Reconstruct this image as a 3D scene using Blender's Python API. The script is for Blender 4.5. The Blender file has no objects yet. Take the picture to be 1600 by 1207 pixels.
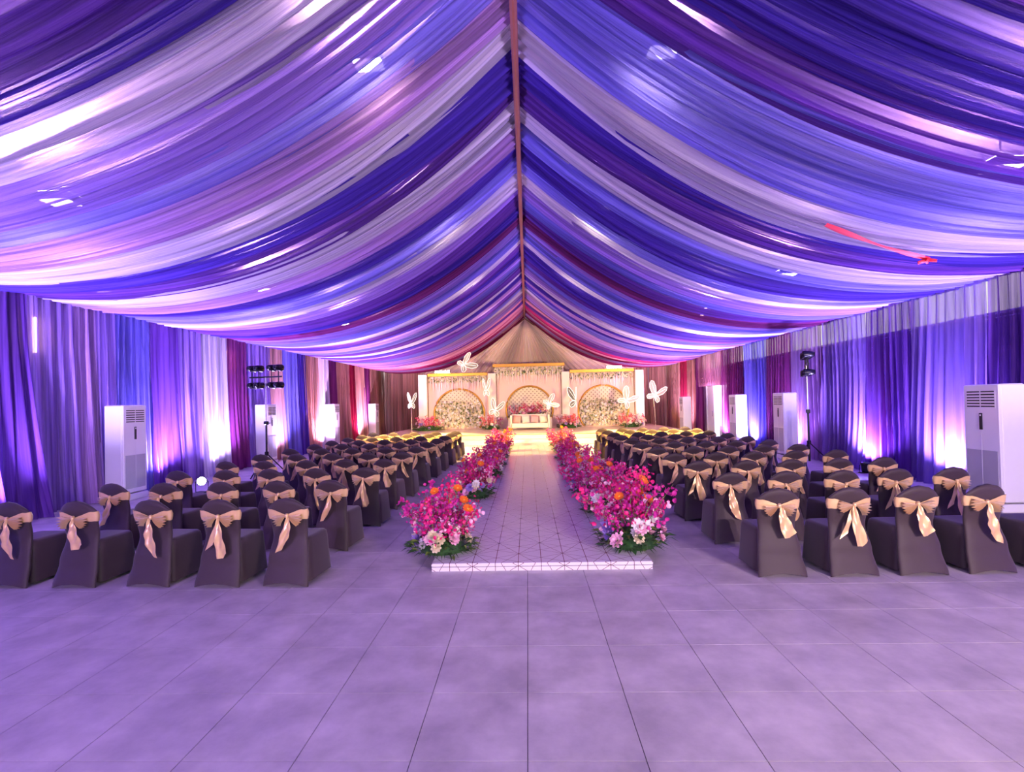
import bpy, math, random
from mathutils import Vector, Matrix
random.seed(7)
PI = math.pi
sc = bpy.context.scene
COL = sc.collection
R = random.Random(11)

def srgb(r, g, b):
    f = lambda v: (v/255/12.92) if v/255 <= .04045 else ((v/255+.055)/1.055)**2.4
    return (f(r), f(g), f(b), 1.0)

# ------------------------------------------------------------------ camera
cd = bpy.data.cameras.new('camera'); cam = bpy.data.objects.new('camera', cd); COL.objects.link(cam)
cd.sensor_width = 36; cd.lens = 777/1600*36; cd.shift_y = 15/1600; cd.clip_start = .05; cd.clip_end = 200
YAW, PITCH, ROLL = .031, .015, .022
M = Matrix.Rotation(YAW, 4, 'Z') @ Matrix.Rotation(PI/2+PITCH, 4, 'X') @ Matrix.Rotation(-ROLL, 4, 'Z')
cam.matrix_world = Matrix.Translation((0, 0, 1.82)) @ M
sc.camera = cam

# ------------------------------------------------------------------ world, exposure
w = bpy.data.worlds.new('world'); sc.world = w; w.use_nodes = True
w.node_tree.nodes['Background'].inputs[0].default_value = (.86, .92, 1.0, 1)
w.node_tree.nodes['Background'].inputs[1].default_value = 2.0
vs = sc.view_settings
vs.view_transform = 'Standard'; vs.look = 'None'; vs.gamma = 1; vs.use_curve_mapping = False
vs.exposure = 0.95
cy = sc.cycles
cy.max_bounces = 5; cy.diffuse_bounces = 3; cy.glossy_bounces = 2; cy.transmission_bounces = 2
cy.transparent_max_bounces = 7; cy.use_adaptive_sampling = True; cy.adaptive_threshold = .04; cy.sample_clamp_indirect = 4; cy.use_denoising = True
cy.caustics_reflective = False; cy.caustics_refractive = False

# light powers (W) and colours, used by the lamps' own builders below
P_ROOF = 720;   C_FLOOD = (1.0, .62, .90)
P_UP    = 800;   C_UP    = (.52, .39, 1.0)
P_STAGE = 6000;  C_STAGE = (1.0, .66, .22)
P_WASH  = 1050;   C_WASH  = (1.0, .72, .36)

# ------------------------------------------------------------------ mesh helpers
class MB:
    def __init__(s): s.v = []; s.f = []; s.m = []; s.uv = None
    def add(s, vs, fs, mi=0):
        o = len(s.v); s.v += [tuple(p) for p in vs]
        for f in fs: s.f.append(tuple(i+o for i in f)); s.m.append(mi)
    def box(s, x0, x1, y0, y1, z0, z1, mi=0):
        s.add([(x0,y0,z0),(x1,y0,z0),(x1,y1,z0),(x0,y1,z0),(x0,y0,z1),(x1,y0,z1),(x1,y1,z1),(x0,y1,z1)],
              [(0,3,2,1),(4,5,6,7),(0,1,5,4),(1,2,6,5),(2,3,7,6),(3,0,4,7)], mi)
    def bbox(s, x0, x1, y0, y1, z0, z1, b=.01, mi=0):       # chamfered box
        vs = []
        for z, i in ((z0, b), (z0+b, 0), (z1-b, 0), (z1, b)):
            xa, xb, ya, yb = x0+i, x1-i, y0+i, y1-i
            c = b
            vs += [(xa+c,ya,z),(xb-c,ya,z),(xb,ya+c,z),(xb,yb-c,z),(xb-c,yb,z),(xa+c,yb,z),(xa,yb-c,z),(xa,ya+c,z)]
        fs = [tuple(range(7,-1,-1)), tuple(range(24,32))]
        for k in range(3):
            for j in range(8): fs.append((k*8+j, k*8+(j+1)%8, (k+1)*8+(j+1)%8, (k+1)*8+j))
        s.add(vs, fs, mi)
    def tube(s, pts, r, n=6, mi=0, cap=True):
        pts = [Vector(p) for p in pts]; rs = r if isinstance(r, (list, tuple)) else [r]*len(pts)
        vs = []; fs = []
        for i, p in enumerate(pts):
            d = (pts[min(i+1, len(pts)-1)] - pts[max(i-1, 0)]).normalized()
            a = Vector((0,0,1)) if abs(d.z) < .9 else Vector((1,0,0))
            e1 = d.cross(a).normalized(); e2 = d.cross(e1)
            for k in range(n):
                t = 2*PI*k/n; vs.append(p + e1*(math.cos(t)*rs[i]) + e2*(math.sin(t)*rs[i]))
        for i in range(len(pts)-1):
            for k in range(n): fs.append((i*n+k, i*n+(k+1)%n, (i+1)*n+(k+1)%n, (i+1)*n+k))
        if cap: fs.append(tuple(range(n-1,-1,-1))); fs.append(tuple(range((len(pts)-1)*n, len(pts)*n)))
        s.add(vs, fs, mi)
    def lathe(s, prof, n=16, origin=(0,0,0), axis='z', mi=0):
        vs = []; fs = []
        for r, h in prof:
            for k in range(n):
                t = 2*PI*k/n; a, b = r*math.cos(t), r*math.sin(t)
                p = (a, b, h) if axis == 'z' else ((a, h, b) if axis == 'y' else (h, a, b))
                vs.append((p[0]+origin[0], p[1]+origin[1], p[2]+origin[2]))
        for i in range(len(prof)-1):
            for k in range(n): fs.append((i*n+k, i*n+(k+1)%n, (i+1)*n+(k+1)%n, (i+1)*n+k))
        s.add(vs, fs, mi)
    def grid(s, fn, nu, nv, mi=0):                          # fn(u, v) -> point, u, v in 0..1 ; keeps uv when it is the only shape
        o = len(s.v)
        for j in range(nv+1):
            for i in range(nu+1): s.v.append(tuple(fn(i/nu, j/nv)))
        if o == 0: s.uv = [(i/nu, j/nv) for j in range(nv+1) for i in range(nu+1)]
        for j in range(nv):
            for i in range(nu):
                a = o+j*(nu+1)+i; s.f.append((a, a+1, a+nu+2, a+nu+1)); s.m.append(mi)
    def mesh(s, name, mats, smooth=False):
        me = bpy.data.meshes.new(name); me.from_pydata(s.v, [], s.f)
        for m in (mats if isinstance(mats, (list, tuple)) else [mats]): me.materials.append(m)
        me.polygons.foreach_set('material_index', s.m)
        me.polygons.foreach_set('use_smooth', [smooth]*len(s.f))
        if s.uv and len(s.uv) == len(s.v):
            l = me.uv_layers.new(name='UVMap')
            idx = [0]*len(me.loops); me.loops.foreach_get('vertex_index', idx)
            l.data.foreach_set('uv', [c for i in idx for c in s.uv[i]])
        me.update(); return me
    def build(s, name, mats, parent=None, smooth=False, loc=None, rz=0):
        return place(name, s.mesh(name, mats, smooth), parent, loc, rz)

def place(name, me, parent=None, loc=None, rz=0):
    o = bpy.data.objects.new(name, me); COL.objects.link(o); o.parent = parent
    if loc: o.location = loc
    if rz: o.rotation_euler.z = rz
    return o
def tag(o, label=None, cat=None, group=None, kind=None):
    if label: o['label'] = label
    if cat: o['category'] = cat
    if group: o['group'] = group
    if kind: o['kind'] = kind
    return o
def empty(name, loc=(0,0,0), rz=0):
    o = bpy.data.objects.new(name, None); COL.objects.link(o); o.location = loc; o.rotation_euler.z = rz
    o.empty_display_size = .1; return o
def copy_tree(o, parent=None):
    c = o.copy(); COL.objects.link(c); c.parent = parent
    for ch in KIDS(o): copy_tree(ch, c)
    return c
def KIDS(o): return list(o.children)
def spot(name, parent, loc, target, power, color, angle=60, blend=.6, radius=.08):
    l = bpy.data.lights.new(name, 'SPOT'); l.energy = power; l.color = color
    l.spot_size = math.radians(angle); l.spot_blend = blend; l.shadow_soft_size = radius
    o = bpy.data.objects.new(name, l); COL.objects.link(o); o.parent = parent; o.location = loc
    d = Vector(target) - Vector(loc); o.rotation_euler = d.to_track_quat('-Z', 'Y').to_euler(); return o

# ------------------------------------------------------------------ materials
def newmat(name):
    m = bpy.data.materials.new(name); m.use_nodes = True; nt = m.node_tree; return m, nt, nt.nodes, nt.links
def plain(name, col, rough=.5, metal=0, noise=0, nscale=20, bump=0, emit=None, estr=0, sheen=0, coat=0):
    m, nt, N, L = newmat(name); b = N['Principled BSDF']
    b.inputs['Base Color'].default_value = col; b.inputs['Roughness'].default_value = rough; b.inputs['Metallic'].default_value = metal
    if sheen: b.inputs['Sheen Weight'].default_value = sheen
    if coat: b.inputs['Coat Weight'].default_value = coat
    if emit: b.inputs['Emission Color'].default_value = emit; b.inputs['Emission Strength'].default_value = estr
    if noise or bump:
        tc = N.new('ShaderNodeTexCoord'); n = N.new('ShaderNodeTexNoise'); n.inputs['Scale'].default_value = nscale; n.inputs['Detail'].default_value = 5
        L.new(tc.outputs['Object'], n.inputs['Vector'])
        if noise:
            r = N.new('ShaderNodeMixRGB'); r.inputs[1].default_value = tuple(c*(1-noise) for c in col[:3])+(1,); r.inputs[2].default_value = tuple(min(1, c*(1+noise)) for c in col[:3])+(1,)
            L.new(n.outputs['Fac'], r.inputs[0]); L.new(r.outputs[0], b.inputs['Base Color'])
        if bump:
            bm = N.new('ShaderNodeBump'); bm.inputs['Strength'].default_value = bump; L.new(n.outputs['Fac'], bm.inputs['Height']); L.new(bm.outputs[0], b.inputs['Normal'])
    return m
def fabric(name, col, open_=.22, streak=60, transl=.5, sheen=.0, thread=.54):
    """thin woven cloth: weave openings let light straight through, threads scatter it both ways; long fine gathers run along v"""
    m, nt, N, L = newmat(name); N.remove(N['Principled BSDF']); out = N['Material Output']
    uv = N.new('ShaderNodeUVMap'); mp = N.new('ShaderNodeMapping'); mp.inputs['Scale'].default_value = (streak, 1.1, 1)
    oi = N.new('ShaderNodeObjectInfo'); ad = N.new('ShaderNodeVectorMath'); ad.operation = 'ADD'
    cb = N.new('ShaderNodeCombineXYZ'); mu = N.new('ShaderNodeMath'); mu.operation = 'MULTIPLY'; mu.inputs[1].default_value = 57
    L.new(oi.outputs['Random'], mu.inputs[0]); L.new(mu.outputs[0], cb.inputs[0]); L.new(mu.outputs[0], cb.inputs[1])
    L.new(uv.outputs[0], mp.inputs[0]); L.new(mp.outputs[0], ad.inputs[0]); L.new(cb.outputs[0], ad.inputs[1])
    n = N.new('ShaderNodeTexNoise'); n.inputs['Scale'].default_value = 1; n.inputs['Detail'].default_value = 2; n.inputs['Roughness'].default_value = .7
    L.new(ad.outputs[0], n.inputs['Vector'])
    ramp = N.new('ShaderNodeMapRange'); ramp.inputs[1].default_value = .3; ramp.inputs[2].default_value = .7; L.new(n.outputs['Fac'], ramp.inputs[0])
    mix = N.new('ShaderNodeMixRGB'); mix.inputs[1].default_value = tuple(c*thread for c in col[:3])+(1,)
    mix.inputs[2].default_value = tuple(min(.95, c*1.25+.01) for c in col[:3])+(1,); L.new(ramp.outputs[0], mix.inputs[0])
    mp2 = N.new('ShaderNodeMapping'); mp2.inputs['Scale'].default_value = (streak*.13, .7, 1); L.new(uv.outputs[0], mp2.inputs[0])
    ad2 = N.new('ShaderNodeVectorMath'); ad2.operation = 'ADD'; L.new(mp2.outputs[0], ad2.inputs[0]); L.new(cb.outputs[0], ad2.inputs[1])
    n2 = N.new('ShaderNodeTexNoise'); n2.inputs['Scale'].default_value = 1; n2.inputs['Detail'].default_value = 0; L.new(ad2.outputs[0], n2.inputs['Vector'])
    mr2 = N.new('ShaderNodeMapRange'); mr2.inputs[1].default_value = .3; mr2.inputs[2].default_value = .7; mr2.inputs[3].default_value = .62; mr2.inputs[4].default_value = 1.22; L.new(n2.outputs['Fac'], mr2.inputs[0])
    mm = N.new('ShaderNodeMixRGB'); mm.blend_type = 'MULTIPLY'; mm.inputs[0].default_value = 1; L.new(mix.outputs[0], mm.inputs[1]); L.new(mr2.outputs[0], mm.inputs[2]); mix = mm
    bm = N.new('ShaderNodeBump'); bm.inputs['Strength'].default_value = .75; bm.inputs['Distance'].default_value = .03; L.new(n.outputs['Fac'], bm.inputs['Height'])
    d = N.new('ShaderNodeBsdfDiffuse'); t = N.new('ShaderNodeBsdfTranslucent')
    for s in (d, t): L.new(mix.outputs[0], s.inputs['Color']); L.new(bm.outputs[0], s.inputs['Normal'])
    m1 = N.new('ShaderNodeMixShader'); m1.inputs[0].default_value = transl; L.new(d.outputs[0], m1.inputs[1]); L.new(t.outputs[0], m1.inputs[2])
    top = m1
    if sheen:
        g = N.new('ShaderNodeBsdfGlossy'); g.inputs['Roughness'].default_value = .38; L.new(mix.outputs[0], g.inputs['Color']); L.new(bm.outputs[0], g.inputs['Normal'])
        m3 = N.new('ShaderNodeMixShader'); m3.inputs[0].default_value = sheen; L.new(m1.outputs[0], m3.inputs[1]); L.new(g.outputs[0], m3.inputs[2]); top = m3
    tr = N.new('ShaderNodeBsdfTransparent'); tr.inputs[0].default_value = tuple(.35+.65*min(1, c**.5) for c in col[:3])+(1,)
    op = N.new('ShaderNodeMapRange'); op.inputs[1].default_value = .25; op.inputs[2].default_value = .75; op.inputs[3].default_value = open_*.35; op.inputs[4].default_value = open_*1.65
    L.new(n.outputs['Fac'], op.inputs[0])
    m2 = N.new('ShaderNodeMixShader'); L.new(op.outputs[0], m2.inputs[0]); L.new(top.outputs[0], m2.inputs[1]); L.new(tr.outputs[0], m2.inputs[2])
    L.new(m2.outputs[0], out.inputs[0]); return m
def emission(name, col, s):
    return plain(name, (.8,.8,.8,1), .4, emit=col, estr=s)

CLOTH = {
 'indigo':   ((84, 60, 172), 'deep indigo'), 'violet': ((118, 72, 174), 'dark violet'), 'blue': ((132, 124, 218), 'cornflower blue'),
 'lavender': ((172, 138, 226), 'soft lavender'), 'pale': ((222, 212, 248), 'pale lilac white'), 'lilac': ((190, 150, 215), 'rosy lilac'),
 'plum':     ((136, 56, 126), 'plum'), 'magenta': ((190, 60, 130), 'magenta pink'), 'pink': ((232, 160, 190), 'light pink'),
 'tan':      ((200, 150, 140), 'dusty rose tan'), 'crimson': ((170, 40, 80), 'crimson'), 'night': ((44, 22, 96), 'midnight purple'),
}
CM = {k: fabric('swag_'+k, srgb(*v[0]), .20, 62, .45, .03) for k, v in CLOTH.items()}
WM = {k: fabric('curtain_'+k, srgb(*v[0]), .13, 30, .35, .10) for k, v in CLOTH.items()}
WS = {k: fabric('sheer_'+k, srgb(*v[0]), .42, 26, .40, .06) for k, v in CLOTH.items()}

pvc = plain('pvc_membrane', srgb(205, 196, 215), .6, noise=.04, nscale=2)
pvc_floor_dark = plain('grout', srgb(92, 84, 90), .8)
steel_white = plain('painted_frame', srgb(225, 215, 205), .35, .3)
black_metal = plain('black_metal', srgb(20, 20, 26), .35, .6)
black_gloss = plain('black_lamp_housing', srgb(16, 16, 24), .22, .3)
chrome = plain('steel_tube', srgb(200, 200, 205), .25, .9)
brown_pipe = plain('brown_ridge_pipe', srgb(120, 62, 52), .5, noise=.1)
white_plastic = plain('white_plastic', srgb(238, 238, 240), .28, noise=.01, coat=.3)
grey_panel = plain('grey_intake_panel', srgb(178, 178, 186), .4, noise=.04, nscale=200)
dark_slot = plain('dark_slot', srgb(30, 28, 36), .5)
ivory = plain('ivory_paint', srgb(246, 236, 214), .5, noise=.02, nscale=3)
blush = plain('blush_panel', srgb(242, 208, 196), .55, noise=.03, nscale=4)
gold = plain('gold_trim', srgb(196, 148, 60), .35, .6, noise=.08, nscale=15)
leaf_green = plain('leaf_green', srgb(52, 92, 44), .5, noise=.3, nscale=30)
leaf_light = plain('leaf_olive', srgb(120, 142, 60), .5, noise=.25, nscale=30)
stem_green = plain('stem_green', srgb(130, 150, 70), .5)
hotpink = plain('hot_pink_petal', srgb(226, 34, 120), .5, noise=.22, nscale=22)
fuchsia = plain('fuchsia_petal', srgb(200, 40, 140), .5, noise=.25, nscale=22)
lightpink = plain('light_pink_petal', srgb(246, 186, 206), .5, noise=.08, nscale=40)
coral = plain('coral_petal', srgb(238, 110, 100), .5, noise=.15, nscale=25)
whitepetal = plain('white_petal', srgb(250, 244, 236), .5, noise=.04, nscale=40)
creampetal = plain('cream_petal', srgb(240, 226, 186), .5, noise=.08, nscale=40)
orangepetal = plain('orange_petal', srgb(246, 116, 24), .5, noise=.12, nscale=40)
lilacpetal = plain('lilac_petal', srgb(170, 140, 210), .5, noise=.12, nscale=40)
yellowheart = plain('yellow_heart', srgb(240, 190, 50), .6)
chair_cloth = plain('brown_spandex', srgb(54, 38, 42), .62, noise=.05, nscale=60, bump=.04, sheen=.25)
satin = plain('gold_satin', srgb(234, 196, 138), .32, .3, noise=.12, nscale=22, bump=.18, sheen=.3)
red_cloth = plain('red_cloth', srgb(225, 40, 60), .6)
cushion_pink = plain('cushion_pink', srgb(236, 176, 160), .6)
cushion_cream = plain('cushion_cream', srgb(246, 232, 206), .6)
sofa_cloth = plain('sofa_ivory', srgb(250, 240, 210), .55)
neon = fabric('butterfly_wing_net', srgb(225, 220, 205), .2, 20, .3)
neon_line = emission('butterfly_light_tube', (1, .94, .80, 1), .8)
lens_flood = emission('flood_lens', (1, .86, .62, 1), 55)
lens_up = emission('uplight_lens', (.62, .70, 1.0, 1), 40)
lens_stage = emission('stage_flood_lens', (1, .82, .42, 1), 60)
lens_off = plain('lamp_glass', srgb(60, 60, 90), .08, .2)
tube_glow = emission('tube_glow', (1, .72, .40, 1), 9)
outside_wall_m = plain('outside_white_wall', srgb(240, 238, 234), .8, noise=.05, nscale=6)
outside_ground_m = plain('outside_paving', srgb(190, 186, 180), .8, noise=.1)

for m_ in (lens_flood, lens_up, lens_stage, neon_line): m_.cycles.emission_sampling = 'NONE'      # the lamps' beams carry the light
# floor tile: cement-look porcelain
def tile_material():
    m, nt, N, L = newmat('cement_tile'); b = N['Principled BSDF']
    g = N.new('ShaderNodeNewGeometry'); oi = N.new('ShaderNodeObjectInfo')
    n1 = N.new('ShaderNodeTexNoise'); n1.inputs['Scale'].default_value = 2.6; n1.inputs['Detail'].default_value = 7; n1.inputs['Roughness'].default_value = .62
    n2 = N.new('ShaderNodeTexNoise'); n2.inputs['Scale'].default_value = .9; n2.inputs['Detail'].default_value = 3
    L.new(g.outputs['Position'], n1.inputs['Vector']); L.new(g.outputs['Position'], n2.inputs['Vector'])
    r = N.new('ShaderNodeValToRGB'); r.color_ramp.elements[0].position = .33; r.color_ramp.elements[0].color = srgb(172, 164, 168)
    r.color_ramp.elements[1].position = .68; r.color_ramp.elements[1].color = srgb(212, 203, 206); L.new(n1.outputs['Fac'], r.inputs[0])
    mx = N.new('ShaderNodeMixRGB'); mx.blend_type = 'MULTIPLY'; mx.inputs[0].default_value = .5; L.new(r.outputs[0], mx.inputs[1])
    r2 = N.new('ShaderNodeMapRange'); r2.inputs[1].default_value = .3; r2.inputs[2].default_value = .7; r2.inputs[3].default_value = .72; r2.inputs[4].default_value = 1.1
    L.new(n2.outputs['Fac'], r2.inputs[0]); L.new(r2.outputs[0], mx.inputs[2]); L.new(mx.outputs[0], b.inputs['Base Color'])
    rr = N.new('ShaderNodeMapRange'); rr.inputs[3].default_value = .36; rr.inputs[4].default_value = .56; L.new(n1.outputs['Fac'], rr.inputs[0]); L.new(rr.outputs[0], b.inputs['Roughness'])
    b.inputs['Specular IOR Level'].default_value = .5
    return m
tile_m = tile_material()

# runway cover: white sheet printed with gold lines meeting in twelve-armed stars
def runway_material():
    m, nt, N, L = newmat('runway_print'); b = N['Principled BSDF']
    tc0 = N.new('ShaderNodeTexCoord'); tc = N.new('ShaderNodeVectorMath'); tc.operation = 'ADD'; tc.inputs[1].default_value = (.25, -.24, 0); L.new(tc0.outputs['Object'], tc.inputs[0]); acc = None
    for deg, sp in ((0, .25), (60, .25), (120, .25), (30, .433), (150, .433)):
        t = math.radians(deg); d = N.new('ShaderNodeVectorMath'); d.operation = 'DOT_PRODUCT'; d.inputs[1].default_value = (math.cos(t)/sp, math.sin(t)/sp, -math.sin(t)/sp)
        L.new(tc.outputs[0], d.inputs[0])
        pp = N.new('ShaderNodeMath'); pp.operation = 'PINGPONG'; pp.inputs[1].default_value = .5; L.new(d.outputs['Value'], pp.inputs[0])
        lt = N.new('ShaderNodeMath'); lt.operation = 'LESS_THAN'; lt.inputs[1].default_value = (.0034 if deg == 0 else .0028)/sp; L.new(pp.outputs[0], lt.inputs[0])
        if acc is None: acc = lt
        else:
            mxn = N.new('ShaderNodeMath'); mxn.operation = 'MAXIMUM'; L.new(acc.outputs[0], mxn.inputs[0]); L.new(lt.outputs[0], mxn.inputs[1]); acc = mxn
    mx = N.new('ShaderNodeMixRGB'); mx.inputs[1].default_value = srgb(232, 226, 228); mx.inputs[2].default_value = srgb(120, 62, 66)
    L.new(acc.outputs[0], mx.inputs[0]); L.new(mx.outputs[0], b.inputs['Base Color']); b.inputs['Roughness'].default_value = .2
    return m
runway_m = runway_material()
def lattice_material():
    m, nt, N, L = newmat('quilted_lattice'); b = N['Principled BSDF']; tc = N.new('ShaderNodeTexCoord'); acc = None
    for dx in (1, -1):
        d = N.new('ShaderNodeVectorMath'); d.operation = 'DOT_PRODUCT'; d.inputs[1].default_value = (dx/.22, 0, 1/.22); L.new(tc.outputs['Object'], d.inputs[0])
        pp = N.new('ShaderNodeMath'); pp.operation = 'PINGPONG'; pp.inputs[1].default_value = .5; L.new(d.outputs['Value'], pp.inputs[0])
        lt = N.new('ShaderNodeMath'); lt.operation = 'LESS_THAN'; lt.inputs[1].default_value = .17; L.new(pp.outputs[0], lt.inputs[0])
        if acc is None: acc = lt
        else:
            q = N.new('ShaderNodeMath'); q.operation = 'MULTIPLY'; L.new(acc.outputs[0], q.inputs[0]); L.new(lt.outputs[0], q.inputs[1]); acc = q
    mx = N.new('ShaderNodeMixRGB'); mx.inputs[1].default_value = srgb(236, 222, 192); mx.inputs[2].default_value = srgb(120, 80, 50)
    L.new(acc.outputs[0], mx.inputs[0]); L.new(mx.outputs[0], b.inputs['Base Color']); b.inputs['Roughness'].default_value = .5
    return m
lattice_m = lattice_material()

# ------------------------------------------------------------------ dimensions
XW, YB, YF = 8.55, 30.3, -4.0        # wall half width, stage end, entrance end
CX = -.07                            # ridge line
ZR, ZE = 7.2, 3.9                    # drape at the ridge / at the eaves
ORD = ['first', 'second', 'third', 'fourth', 'fifth', 'sixth', 'seventh', 'eighth', 'ninth', 'tenth', 'eleventh', 'twelfth', 'thirteenth', 'fourteenth', 'fifteenth']
def number_off(items, text, group):          # items: (object, cloth key, distance from the stage)
    for k in {i[1] for i in items}:
        row = sorted([i for i in items if i[1] == k], key=lambda i: i[2])
        for n_, (o, _, _) in enumerate(row):
            w_ = (ORD[n_]+' ' if len(row) > 1 else 'only ')
            tag(o, w_ + CLOTH[k][1] + ' ' + text, 'curtain' if 'curtain' in text or 'sheer' in text else 'drape', CLOTH[k][1]+' '+group)
OPP, DOOR = 'on the side opposite the doorway', 'on the doorway side'

# ------------------------------------------------------------------ floor
ts, gap = .6, .0042
FX0, FY0 = -.04, 2.55
mb = MB(); mb.box(-XW-.7, XW+.3, YF, YB+.3, -.12, -.006)
floor = tag(mb.build('floor', pvc_floor_dark), kind='structure')
tmb = MB(); h = ts/2-gap/2; c_ = .0003
tmb.add([(-h,-h,-.013),(h,-h,-.013),(h,h,-.013),(-h,h,-.013),(-h+c_,-h+c_,0),(h-c_,-h+c_,0),(h-c_,h-c_,0),(-h+c_,h-c_,0)],
        [(4,5,6,7),(0,1,5,4),(1,2,6,5),(2,3,7,6),(3,0,4,7)])
tme = tmb.mesh('tile', tile_m)
cells = []
for i in range(-16, 15):
    for j in range(-11, 47):
        x, y = FX0+ts*(i+.5), FY0+ts*(j+.5)
        if -XW-.5 < x < XW and YF < y < YB: cells.append((x, y))
def inview(x, y): return y > 1.9 and abs(x) < y*1.06+.3 and not (-1.0 < x < 1.2 and y > 5.8)
near = sorted([c for c in cells if inview(*c)], key=lambda c: c[1]+.12*abs(c[0]))[:300]
ns = set(near)
for x, y in near: place('tile', tme, floor, (x, y, 0))
rest = MB()
for x, y in cells:
    if (x, y) not in ns: rest.add([(a+x, b_+y, c) for a, b_, c in tmb.v], tmb.f)
tag(rest.build('tile_field', tile_m, floor), kind='stuff')

# ------------------------------------------------------------------ roof membrane, beams, walls
def roof_z(x): return 7.75 - .40*abs(x-CX)
mb = MB()
mb.grid(lambda u, v: (-XW-.7+u*(2*XW+1.0), YF+v*(YB-YF), roof_z(-XW-.7+u*(2*XW+1.0))), 24, 12)
ceiling = tag(mb.build('ceiling', pvc), kind='structure')
BAYS = [1.2+5*k for k in range(6)]
for yb in BAYS:
    for s in (-1, 1):
        mb = MB(); mb.tube([(CX, yb, roof_z(CX)-.12), (CX+s*XW, yb, roof_z(CX+s*XW)-.12)], .07, 8)
        mb.build('roof_beam', steel_white, ceiling)
        mb = MB(); px = -XW-.38 if s < 0 else XW-.04; mb.tube([(px, yb, 0), (px, yb, 4.1)], .06, 8); mb.build('post', steel_white, ceiling)
mb = MB(); mb.box(-XW-.65, -XW-.45, YF, YB, -.1, 4.5); wall_left = tag(mb.build('wall_left', pvc), kind='structure')
# right wall with the doorway between the last two air conditioners
DY0, DY1, DZ = 21.3, 24.0, 2.42
mb = MB()
mb.box(XW+.05, XW+.25, YF, DY0, -.1, 3.24); mb.box(XW+.05, XW+.25, DY1, YB, -.1, 3.24); mb.box(XW+.05, XW+.25, DY0, DY1, DZ, 3.24)
wall_right = tag(mb.build('wall_right', pvc), kind='structure')
mb = MB(); mb.box(XW+.14, XW+.15, YF, YB, 3.24, 4.5); tag(mb.build('window_1', fabric('clear_side_sheet', srgb(250, 236, 214), .25, 10, .7)), kind='structure')
mb = MB()
mb.box(XW-.02, XW+.3, DY0-.08, DY0, 0, DZ+.08); mb.box(XW-.02, XW+.3, DY1, DY1+.08, 0, DZ+.08); mb.box(XW-.02, XW+.3, DY0, DY1, DZ, DZ+.08)
tag(mb.build('trim_1', white_plastic), kind='structure')
mb = MB(); mb.box(XW+.02, XW+.06, DY0+1.9, DY1-.02, .02, DZ-.02); d1 = tag(mb.build('door_1', white_plastic), kind='structure')
mb = MB(); mb.tube([(XW-.02, DY0+1.98, 1.0), (XW-.02, DY0+1.98, 1.25)], .012, 6); mb.build('handle', chrome, d1)
mb = MB(); mb.box(XW+.3, 16, 8, 34, -.25, -.05); tag(mb.build('ground_outside', outside_ground_m), kind='structure')
mb = MB(); mb.box(13.2, 13.5, 8, 34, -.1, 3.6); tag(mb.build('wall_outside', outside_wall_m), kind='structure')
mb = MB()
n = 24
mb.add([(-XW-.6, YB+.2, -.1), (XW+.2, YB+.2, -.1)] + [(-XW-.2+(2*XW+.4)*i/n, YB+.2, roof_z(-XW-.2+(2*XW+.4)*i/n)) for i in range(n, -1, -1)], [tuple(range(n+3))])
tag(mb.build('wall_back', pvc), kind='structure')
mb = MB()                             # entrance end behind the camera, open in the middle
mb.box(-XW-.2, -3.4, YF-.1, YF, -.1, 4.4); mb.box(3.9, XW+.2, YF-.1, YF, -.1, 4.4)
mb.add([(-XW-.2, YF, 3.4), (XW+.2, YF, 3.4), (XW+.2, YF, roof_z(XW+.2)), (CX, YF, roof_z(CX)), (-XW-.2, YF, roof_z(XW+.2))], [(0,1,2,3,4)])
tag(mb.build('wall_front', pvc), kind='structure')

# ridge pipe
mb = MB(); mb.tube([(CX, YF, ZR-.32), (CX, YB-.5, ZR-.32)], .05, 10)
rp = tag(mb.build('ridge_pipe', brown_pipe), kind='structure')
mb = MB()
for s in (-1, 1): mb.tube([(CX, YB-.5, ZR-.32), (CX+s*.62, YB-.3, ZR-.75)], .035, 8)
mb.build('brace', brown_pipe, rp)

# ------------------------------------------------------------------ ceiling swags
def sec(t, sag=0): return ZR - (ZR-3.84)*(1-(1-t)**2.55) - sag*math.sin(PI*t)*.5 + .06*max(0, (t-.82)/.18)**2
def swag(name, s, y0, y1, key, rr):
    k1, k2, k3 = rr.uniform(3, 5), rr.uniform(7, 11), rr.uniform(14, 19)
    p1, p2, p3, sag = rr.uniform(0, 6), rr.uniform(0, 6), rr.uniform(0, 6), rr.uniform(-.08, .14)
    a1, a2 = rr.uniform(.02, .05), rr.uniform(.012, .028)
    g0, g1, ymid = rr.uniform(.62, .85), rr.uniform(.85, 1.0), (y0+y1)/2
    lay = rr.uniform(-.05, .05); drift = rr.uniform(-.12, .12)
    def fn(u, v):
        t = v; g = g0 + (1.0-g0)*min(1, t*2.6) if t < .6 else 1.0 + (g1-1)*((t-.6)/.4)
        y = ymid + (u-.5)*(y1-y0)*g + drift*math.sin(PI*t)
        uu = u + .02*math.sin(5*t+p1)
        hgt = a1*math.sin(2*PI*k1*uu+p1) + a2*math.sin(2*PI*k2*uu+p2+t*1.5) + .008*math.sin(2*PI*k3*uu+p3-t)
        hgt *= 1+1.6*(1-t)**5
        belly = -.10*math.sin(PI*u)*math.sin(PI*t)*1.0
        z = sec(t, sag) + hgt + lay*math.sin(PI*min(1, t*1.2)) + belly
        x = CX + s*(.05 + t*(XW-.08) ) + hgt*s*(.9*(1-t)) * 1.0
        return (x, y, z)
    mb = MB(); mb.grid(fn, 44, 26); return mb.build(name, CM[key], None, True)
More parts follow.
